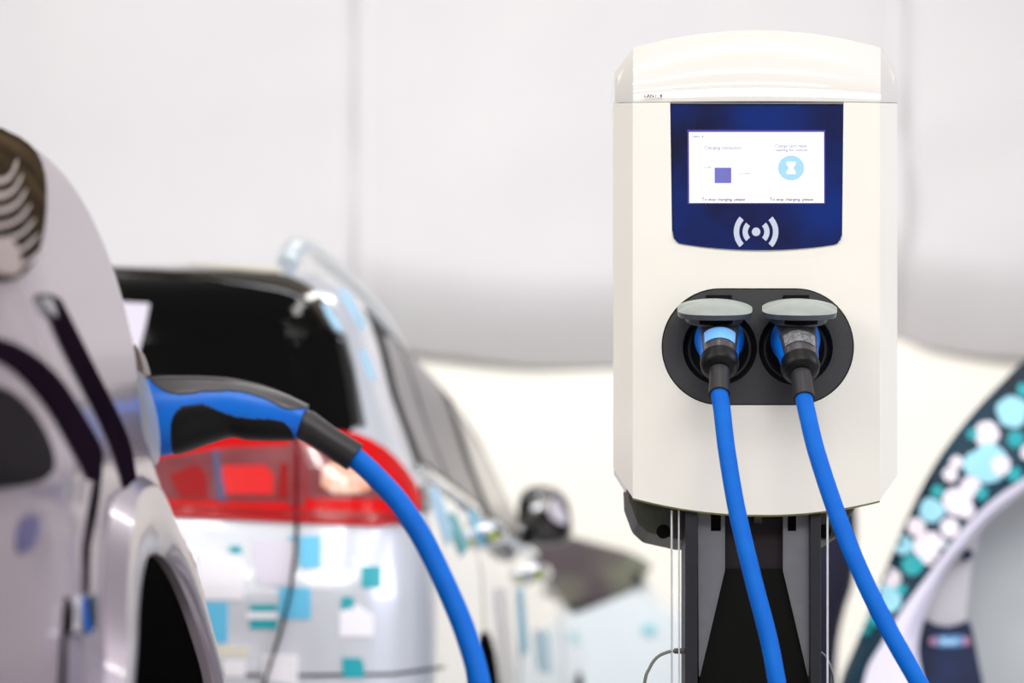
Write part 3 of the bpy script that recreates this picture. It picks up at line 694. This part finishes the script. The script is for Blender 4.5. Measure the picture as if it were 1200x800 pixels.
# door mirror
mc = W(638, 604, 7.38); v = []; nseg = 28; rings = []
for k in range(15):
    a = PI * k / 14; r = math.sin(a) ** .6
    yy = -math.cos(a) * .055
    rings.append([mc + Vector(((.083 - .006 * math.sin(t)) * r * math.copysign(abs(math.cos(t)) ** .75, math.cos(t)) * (1 - .0 * math.sin(t)) + .012 * r * math.sin(t) * -1, yy, .092 * r * math.copysign(abs(math.sin(t)) ** .75, math.sin(t)))) for t in [2 * PI * j / nseg for j in range(nseg)]])
mo = obj('door_mirror', *loft(rings), 'gloss_black', mid)
tube('mirror_arm', [mc + Vector((-.04, .01, -.06)), mc + Vector((-.09, .02, -.075)), mc + Vector((-.15, .03, -.085))], [.03, .026, .03], 'gloss_black', mid, 14)
gp = [(648, 580), (656, 588), (665, 604), (664, 616), (650, 610), (642, 602)]
plate('mirror_glass', gp, 7.325, .012, 'st_lav', mo, 2)  # flat lavender colour stands in for what the glass reflects
for (x, y), r in (((627, 596), 7), ((611, 618), 4.5), ((633, 581), 4)): obj('mirror_glint', *lathe(W(x, y, 7.322), Y, [(.0001, -.004), (r * .0018, -.002), (r * .002, .002), (.0001, .03)], 20), 'chrome', mo)  # chrome buttons put where highlights sit on the mirror housing

# ------------------------------------------------------------------ left car, close to the lens: its front corner and wheel arch
sil = [(60, -420), (110, -260), (130, -150), (143, -50), (152, 0), (165, 30), (180, 52), (208, 80), (252, 108), (320, 136), (380, 152), (412, 159), (450, 163), (500, 168), (540, 180), (570, 190), (611, 207), (665, 232), (755, 250), (800, 256), (900, 260), (1050, 262), (1150, 255)]
def dsil(y): return interp([(500, 2.25), (560, 2.30), (640, 2.50), (700, 2.58), (1000, 2.58)], y)
TX = []
for y, x in sil:
    d = dsil(y); TX.append((CZ + (900 - y) / F * d, (x - 600) / F * d, d))
TX.sort(); Tx = [(a, b) for a, b, c in TX]; Td = [(a, c) for a, b, c in TX]
def LX(d, z):
    xs = interp(Tx, z); ds = interp(Td, z)
    if d < 1.92: t = (1.92 - d) / .62; near = .55 * (1 - math.sqrt(max(0, 1 - min(t, 1) ** 2.2)))
    else: near = 0
    far = 0
    if d > ds: u = d - ds; far = .145 * u + .30 * min(u, .25) ** 1.5 + .02 * min(u, .5)
    return xs - near - far
dd = [1.302 + .3 * (k / 30) ** 1.6 for k in range(30)] + [1.602 + 2.2 * k / 110 for k in range(111)] + [4.0, 4.3, 4.5]
def hood(d, z):      # the bonnet falls away towards the nose
    return z if z < .4 or d > 2.25 else .4 + (z - .4) * d / 2.25
zl = [lerp(.22, Tx[-1][0], k / 90) for k in range(91)]
rings = []
for z in zl:
    row = [Vector((LX(d, z), d, hood(d, z))) for d in dd]
    row += [Vector((-2.0, 4.5, z)), Vector((-2.0, 1.302, hood(1.302, z)))]
    rings.append(row)
lv, lf = loft(rings)
bvh_l = BVHTree.FromPolygons(lv, lf[:-2])
lc = thing('mauve_silver_car', 'pale mauve silver car close at the left edge, charge plug in its side', 'car', (-1.1, 3.0, 0))
lb = obj('body', lv, lf, 'mauve', lc, angle=60)
WC = (2.235, .225); WR = .378
def cyl_l(x0, x1, r, n=56): return loft([[Vector((x, WC[0] + r * math.cos(2 * PI * k / n), WC[1] + r * math.sin(2 * PI * k / n))) for k in range(n)] for x in (x0, x1)])
boolean_cut(lb, [cyl_l(-.66, .1, WR)], lambda p: (p.y - WC[0]) ** 2 + (p.z - WC[1]) ** 2 < (WR + .002) ** 2 and -.68 < p.x < LX(p.y, p.z) - .004)
# flared lip that follows the arch
angs = [lerp(-2, 182, k / 60) for k in range(61)]
def lip(r0, off):
    rs_ = [WR + (r0 - WR) * lerp(1, .35, max(0, math.cos(math.radians(a)))) for a in angs]
    return [Vector((LX(WC[0] + r * math.cos(math.radians(a)), max(.23, WC[1] + r * math.sin(math.radians(a)))) + off, WC[0] + r * math.cos(math.radians(a)), WC[1] + r * math.sin(math.radians(a)))) for a, r in zip(angs, rs_)]
obj('arch_flare', *loft([lip(WR - .006, -.006), lip(WR - .006, .003), lip(WR + .004, .009), lip(WR + .03, .012), lip(WR + .055, .012), lip(WR + .068, -.004)], False), 'flare', lc)
obj('arch_liner', *loft([[Vector((x, WC[0] + (WR - .003) * math.cos(math.radians(a)), WC[1] + (WR - .003) * math.sin(math.radians(a)))) for a in angs] for x in (-.36, -.65)], False), 'rubber', lc)
wp = [(.15, -.56), (.26, -.57), (.272, -.54), (.275, -.48), (.272, -.415), (.26, -.39), (.19, -.385), (.18, -.41)]
lw = obj('wheel', *loft([[Vector((x, WC[0] + r * math.cos(2 * PI * k / 48), .276 + r * math.sin(2 * PI * k / 48))) for k in range(48)] for r, x in wp]), 'rubber', lc)
obj('hub_cap', *lathe((-.40, WC[0], .276), (1, 0, 0), [(.18, -.02), (.17, .0), (.06, .005), (.05, .012), (.0001, .014)], 40), 'gloss_black', lw)
Q = lambda n, poly, h, m, par=lc, **k: patch(n, poly, bvh_l, h, m, par, **{**dict(L=9, dmax=2.7), **k})
hl = Q('head_lamp', [(-60, 128), (-20, 140), (0, 155), (28, 168), (45, 188), (51, 215), (50, 255), (44, 290), (30, 318), (12, 331), (-25, 325), (-60, 300)], .004, 'lamp_glass', smooth_it=1)
for k in range(7):
    y0 = 205 + k * 17; x1 = 14 + k * 4.4
    Q('lamp_rib', [(-20, y0 + 12), (0, y0 + 10), (x1 * .6, y0 + 2), (x1, y0 - 12), (x1 + 2, y0 - 11), (x1 * .65, y0 + 7), (0, y0 + 16), (-20, y0 + 18)], .007, 'lamp_rib', hl, smooth_it=1, L=5)
Q('lamp_reflector', [(-20, 285), (2, 283), (12, 298), (16, 320), (8, 328), (-20, 322)], .008, 'lamp_rib', hl, smooth_it=1)
Q('bumper_gap', [(36, 345), (66, 346), (78, 368), (95, 402), (117, 446), (139, 490), (152, 522), (158, 560), (163, 596), (152, 600), (143, 564), (132, 530), (114, 488), (94, 450), (72, 408), (58, 376), (56, 362)], .002, 'mauve_dark', smooth_it=1, L=6)
Q('bumper_inlay', [(42, 349), (56, 352), (60, 364), (62, 374), (52, 366)], .004, 'alloy')
Q('bumper_dark_reflection', [(-20, 394), (6, 399), (30, 410), (54, 428), (74, 450), (90, 476), (106, 503), (120, 530), (116, 556), (104, 566), (94, 546), (78, 516), (60, 484), (38, 456), (12, 430), (-20, 416)], .002, 'mauve_dark', smooth_it=1, L=6)  # dark swoosh painted on for a reflection in the bumper
Q('fog_lamp_recess', [(-30, 448), (4, 455), (22, 468), (42, 492), (56, 520), (62, 545), (54, 560), (30, 568), (0, 572), (-30, 574)], .003, 'recess_black', smooth_it=2)
Q('side_seam', [(112, 560), (118, 548), (112, 600), (104, 640), (102, 696), (98, 696), (98, 640), (104, 600)], .002, 'mauve_dark', L=5)
Q('side_marker', [(80, 702), (100, 699), (98, 738), (92, 746), (78, 742)], .010, 'chrome')
Q('side_seam', [(76, 700), (80, 700), (76, 750), (74, 820), (68, 820), (72, 750)], .002, 'mauve_dark', L=5)
Q('reflection_smudge', [(20, 610), (40, 600), (46, 620), (34, 646), (18, 650)], .002, 'st_navy', smooth_it=2)  # navy patch painted on for a dark reflection in the paintwork
# the charge port: flap ring and clear cap where the plug enters
pc = W(160, 489, 2.40)
obj('charge_port', *lathe(pc, (1, 0.05, 0), [(.052, -.10), (.052, .0), (.046, .008), (.041, .008), (.041, -.03), (.0001, -.03)], 40), 'gloss_black', lc)
cp = [(152, 446), (160, 432), (170, 440), (180, 470), (187, 505), (187, 538), (178, 548), (166, 528), (158, 490)]
plate('clear_cap', cp, 2.335, .006, 'clear', lc, 2, label='translucent plastic cap of the charge port')
plate('port_flap', [(156, 402), (161, 406), (168, 428), (169, 442), (160, 452), (155, 470), (152, 440)], 2.36, .05, 'brown', lc, 1, label='open brown edged charge port flap')

# ------------------------------------------------------------------ blue and black handle with its cable
HD = 2.40
hr = thing('charging_cable', 'blue charging cable with blue and black grip plugged into the mauve silver car', 'cable', (W(260, 480, HD).x, HD, 0))
spine = [(150, 489), (178, 489), (200, 487), (222, 484), (245, 482), (270, 479), (295, 480), (320, 484), (340, 490), (356, 496)]
topp = [(150, 444), (171, 443.5), (195, 442.5), (225, 442.5), (262, 444), (300, 451), (330, 461), (360, 475)]
botp = [(150, 534), (187, 534), (210, 530), (237, 521), (258, 514), (272, 510.5), (290, 514), (320, 515), (345, 515)]
N1, N2 = 220, 144; ring = []; SC = HD / F
info = []
for i in range(N1 + 1):
    t = i / N1
    # lean of the end faces: the stations tilt a little with the grip
    xt = lerp(171, 361, t); xb = lerp(186, 347, t)
    yt = interp(topp, xt); yb = interp(botp, xb)
    wdt = interp([(0, .031), (.2, .030), (.45, .026), (.75, .023), (1, .017)], t)
    a = W(xt, yt, HD); b = W(xb, yb, HD); c = (a + b) / 2; hv = (a - b) / 2
    row = []; inf = []
    for j in range(N2):
        an = 2 * PI * j / N2; cc, ss = math.cos(an), math.sin(an)
        p = c + hv * math.copysign(abs(cc) ** .85, cc) + Vector((0, -wdt * math.copysign(abs(ss) ** .85, ss), 0))
        row.append(p); inf.append((600 + p.x / HD * F, 900 - (p.z - CZ) / HD * F))
    ring.append(row); info.append(inf)
hb_ = obj('handle_body', *loft(ring), 'blue', hr, label='bright blue handle body')
def inpoly(x, y, poly):
    c = False; n = len(poly)
    for i in range(n):
        x0, y0 = poly[i]; x1, y1 = poly[(i + 1) % n]
        if (y0 > y) != (y1 > y) and x < (x1 - x0) * (y - y0) / (y1 - y0) + x0: c = not c
    return c
top_cov = chaikin([(175, 430), (178, 448), (186, 456), (200, 465), (216, 468), (235, 465), (262, 462), (285, 463), (305, 468), (322, 475), (333, 482), (344, 483.5), (356, 481), (370, 480), (380, 440), (300, 420)], 2)
grip = chaikin([(204, 545), (204.5, 515), (206, 496), (214, 484), (226, 478.5), (243, 478), (256, 484), (272, 490), (290, 494), (318, 494.5), (333, 496), (341, 503), (345, 510), (352, 530), (260, 545)], 2)
for nm, poly, mm, th in (('top_cover', top_cov, 'gripc', .0016), ('finger_grip', grip, 'gripb', .0016)):
    V = [p for r in ring for p in r]; Fs = []
    cen = [sum(r, Vector()) / N2 for r in ring]
    V = [p + (p - cen[i]).normalized() * .0012 for i, r in enumerate(ring) for p in r]
    for i in range(N1):
        for j in range(N2):
            k = (j + 1) % N2; q = [info[i][j], info[i][k], info[i + 1][k], info[i + 1][j]]
            if inpoly(sum(a[0] for a in q) / 4, sum(a[1] for a in q) / 4, poly): Fs.append((i * N2 + j, i * N2 + k, (i + 1) * N2 + k, (i + 1) * N2 + j))
    used = sorted({i for q in Fs for i in q}); mp = {i: k for k, i in enumerate(used)}
    o = obj(nm, [V[i] for i in used], [tuple(mp[i] for i in q) for q in Fs], mm, hr, label='charcoal top cover' if nm == 'top_cover' else 'black finger grip')
    s = o.modifiers.new('s', 'SOLIDIFY'); s.thickness = .0024; s.offset = -1
obj('release_button', *prism([(174, 440), (180, 438.5), (195, 440), (202, 443), (200, 445), (174, 445)], HD - .008, .016), 'gripb', hr, smooth=False, bevel=.0006)
e0, e1 = W(352, 494, HD), W(416, 536, HD)
obj('sleeve', *loft(sweep([e0, e0.lerp(e1, .1), e0.lerp(e1, .5), e0.lerp(e1, .97), e1, e1], [.0145, .0158, .0142, .0150, .0146, .012], 28)), 'sleeve', hr)
cb = [e0.lerp(e1, .8), e0.lerp(e1, .98)] + [W(x, y, d) for x, y, d in ((440, 558, 2.39), (468, 589, 2.37), (496, 632, 2.35), (522, 685, 2.33), (545, 740, 2.31), (562, 800, 2.29), (572, 880, 2.28), (580, 1050, 2.28), (580, 1200, 2.28), (590, 1325, 2.3), (640, 1378, 2.35), (700, 1350, 2.45))]
obj('cable', *loft(sweep(catmull(cb, 8), .0106, 24)), 'cable', hr)

# ------------------------------------------------------------------ white car far behind, facing right
FD = 9.9
wc = thing('white_car', 'white car standing far behind the door mirror, with a dark side window', 'car', (-.6, FD + .85, 0))
def ww(x, y): p = W(x, y, FD); return (p.x, p.z)
prof = [(-3.0, .25), (-3.05, .7), (-2.95, 1.0), (-2.6, 1.18), (-.4, 1.14), ww(672, 700), ww(700, 690), ww(741, 672), ww(765, 664), ww(785, 683), ww(815, 705), ww(850, 730), (.98, .78), (1.0, .5), (.95, .25)]
def carprism(prof, nd, taper, d0, wdt):
    rings = []
    for k in range(nd + 1):
        u = k / nd * 2 - 1; s = (1 - abs(u) ** 4 * taper)
        cx = sum(p[0] for p in prof) / len(prof)
        rings.append([Vector((cx + (x - cx) * lerp(1, s, .6), d0 + wdt * (k / nd), lerp(.25, z, s if z > .6 else 1))) for x, z in prof])
    return loft(rings)
v, f = carprism(chaikin(prof, 1), 12, .10, FD, 1.7); obj('body', v, f, 'white_car', wc, angle=35)
pr2 = [ww(560, 640), ww(600, 622), ww(640, 621), ww(667, 627), ww(735, 645), ww(756, 655), ww(766, 666), ww(744, 672), ww(741, 688), ww(729, 698), ww(672, 709), ww(560, 716)]
v, f = prism([(600 + a / (FD - .0) * F, 900 - (b - CZ) / FD * F) for a, b in pr2], FD + .02, 1.6)
obj('windows', v, f, mat('brown_grey_glass', (74, 64, 68), .2, coat=.2, noise=(2.2, (104, 106, 90), .06)), wc, smooth=False, bevel=.02, label='dark brownish window glass')
plate('door_mark', [(752, 732), (764, 730), (772, 738), (766, 744), (752, 742)], FD - .01, .03, 'carwhite_blue', wc, 1, label='blurred pale teal mark')
for X in (-2.3, .35):
    obj('wheel', *lathe((X, FD - .01, .32), Y, [(.0001, .0), (.2, .0), (.21, .02), (.31, .0), (.32, .03), (.32, .2), (.0001, .2)], 32), 'rubber', wc)

# ------------------------------------------------------------------ car with dotted wrap, right edge
RD = 5.2
dc = thing('dotted_car', 'car wrapped in navy with white and turquoise dots at the right edge', 'car', (W(1400, 700, RD).x, RD + .7, 0))
outer = [(955, 960), (968, 880), (985, 800), (1001, 760), (1020, 715), (1040, 662), (1065, 603), (1090, 553), (1115, 515), (1145, 478), (1172, 450), (1204, 420), (1260, 385), (1340, 352), (1450, 332), (1700, 340)]
inner = [(998, 960), (1004, 860), (1014, 790), (1034, 752), (1059, 711), (1089, 671), (1108, 645), (1128, 620), (1148, 599), (1170, 580), (1200, 560), (1235, 536), (1300, 505), (1380, 482), (1470, 470), (1700, 478)]
trim = [(1100, 960), (1096, 860), (1082, 800), (1076, 760), (1084, 722), (1100, 684), (1112, 664), (1128, 645), (1143, 626), (1162, 606), (1180, 592), (1206, 572), (1242, 548), (1305, 517), (1385, 494), (1475, 482), (1700, 490)]
def smooth_px(p): return [(q.x, q.y) for q in catmull([(a, b, 0) for a, b in p], 5)]
def sheet(a, b, da, db, t):
    A = smooth_px(a); B = smooth_px(b); n = min(len(A), len(B))
    mid_ = [((A[i][0] + B[i][0]) / 2, (A[i][1] + B[i][1]) / 2) for i in range(n)]
    r = [[W(*A[i], da + t) for i in range(n)], [W(*A[i], da) for i in range(n)], [W(*mid_[i], (da + db) / 2 - .02) for i in range(n)], [W(*B[i], db) for i in range(n)], [W(*B[i], db + .03) for i in range(n)]]
    return loft(r, False)
inner2 = inner
bvv = sheet(outer, inner, RD + .04, RD, 1.3)
wrap = obj('roof_pillar', *bvv, 'navyband', dc, angle=60, label='navy wrapped pillar with dots')
bvh_r = BVHTree.FromPolygons(bvv[0], bvv[1])
obj('pillar_trim', *sheet(inner, trim[:16] if len(trim) > 16 else trim, RD + .002, RD + .05, .02), 'pillar', dc, label='white inner pillar trim')
gl_ = [(1092, 700), (1112, 664), (1130, 645), (1160, 606), (1182, 590), (1206, 570), (1242, 546), (1305, 515), (1385, 492), (1475, 480), (1700, 480), (1700, 900), (1085, 900), (1076, 780), (1078, 730)]
plate('side_window', gl_, RD + .30, .01, 'wingrey', dc)
plate('inner_pillar', [(1082, 730), (1092, 700), (1112, 662), (1128, 642), (1150, 616), (1146, 640), (1138, 664), (1134, 700), (1130, 735), (1100, 745)], RD + .12, .03, 'pillar_in', dc, 1)
obj('coat_hook', *lathe(W(1136, 649, RD + .08), Y, [(.0001, 0), (.009, .004), (.012, .014), (.010, .04), (.0001, .05)], 20), 'navy', dc)
v, f = box((W(1400, 860, RD).x, RD + .72, .29), 1.55, 1.3, .38); obj('lower_body', v, f, 'navyband', dc, smooth=False, bevel=.05)
for x in (1130, 1640): obj('wheel', *lathe((W(x, 0, RD).x, RD + .04, .27), Y, [(.0001, .0), (.17, .0), (.18, .02), (.26, .0), (.27, .03), (.27, .2), (.0001, .2)], 32), 'rubber', dc)
# the car's seat behind the pillar
sh = [(1072, 860), (1070, 800), (1071, 760), (1074, 735), (1079, 724), (1086, 726), (1098, 732), (1112, 734), (1126, 730), (1136, 726), (1140, 738), (1146, 770), (1154, 810), (1160, 860)]
hd_ = plate('seat_headrest', sh, RD + .10, .10, 'navy', dc, 1, bevel=.012, label='dark navy headrest with a light blue label')
plate('headrest_label', [(1090, 745), (1136, 744), (1137, 757), (1092, 759)], RD + .096, .01, mat('label_sky', (86, 140, 190), .5), hd_, 1)
for x in (1094, 1132): plate('label_mark', circ(x, 751, 5, 12), RD + .092, .01, mat('label_pink', (176, 130, 160), .5), hd_)
plate('label_mark', [(1102, 748), (1108, 747), (1112, 752), (1118, 748), (1124, 751), (1118, 755), (1104, 755)], RD + .092, .01, 'st_pale', hd_)
dots = [(1199, 457, 7, 't'), (1186, 482, 17, 'c'), (1157, 509, 14, 'w'), (1190, 515, 9, 't'), (1158, 543, 20, 'c'), (1142, 545, 13, 'c'), (1172, 545, 11, 'w'), (1114, 556, 8, 'w'), (1121, 542, 7, 'w'), (1188, 556, 8, 't'),
        (1137, 570, 11, 'w'), (1150, 578, 7, 't'), (1122, 588, 15, 'w'), (1132, 598, 9, 'w'), (1099, 576, 7, 't'), (1092, 598, 13, 'c'), (1074, 618, 10, 'w'), (1113, 618, 11, 'w'), (1090, 642, 17, 'w'),
        (1060, 640, 10, 'c'), (1070, 662, 11, 't'), (1044, 678, 11, 'w'), (1040, 702, 15, 'c'), (1020, 697, 5, 'c'), (1012, 735, 9, 't'), (1024, 728, 6, 't'), (1205, 530, 9, 'w'), (1140, 510, 6, 't'), (1104, 640, 7, 't'), (1056, 690, 6, 't')]
for x, y, r, k in dots:
    n = 14; rs = random.Random(x * 7 + y); poly = [(x + r * (1 + rs.uniform(-.12, .12)) * math.cos(2*PI*i/n), y + r * (1 + rs.uniform(-.12, .12)) * math.sin(2*PI*i/n)) for i in range(n)]
    poly = [(px, py) for px, py in poly]
    patch('dot', [(x + (a - x) * 1.09, y + (b - y) * 1.09) for a, b in poly], bvh_r, .003 + .0006 * (dots.index((x, y, r, k)) % 7), {'t': 'dot_teal', 'c': 'dot_cyan', 'w': 'dot_white'}[k], dc, 1, L=8, dmax=RD + .03 if False else 99)
# navy cloth behind the post
nc = []
for k in range(26):
    z = lerp(0.0, 1.27, k / 25); y = 900 - (z - CZ) / 7.0 * F
    xr = interp([(560, 1000), (620, 1004), (655, 1003), (690, 998), (720, 988), (760, 981), (800, 979), (900, 984), (1070, 990)], max(560, min(1070, y))); xl = 905
    r = []
    for j in range(28):
        a = 2 * PI * j / 28; rx = (xr - xl) / 2 / F * 7.0; c = W((xr + xl) / 2, y, 7.0)
        q = 1 + .06 * math.sin(5 * a + k * .3); r.append(Vector((c.x + rx * math.cos(a), 7.0 + .12 * math.sin(a) * q, z)))
    nc.append(r)
tag(obj('navy_cloth', *loft(nc), 'navycloth', base=(W(950, 0, 7).x, 7, 0)), 'dark navy cloth hanging behind the right side of the charging post', 'cloth')
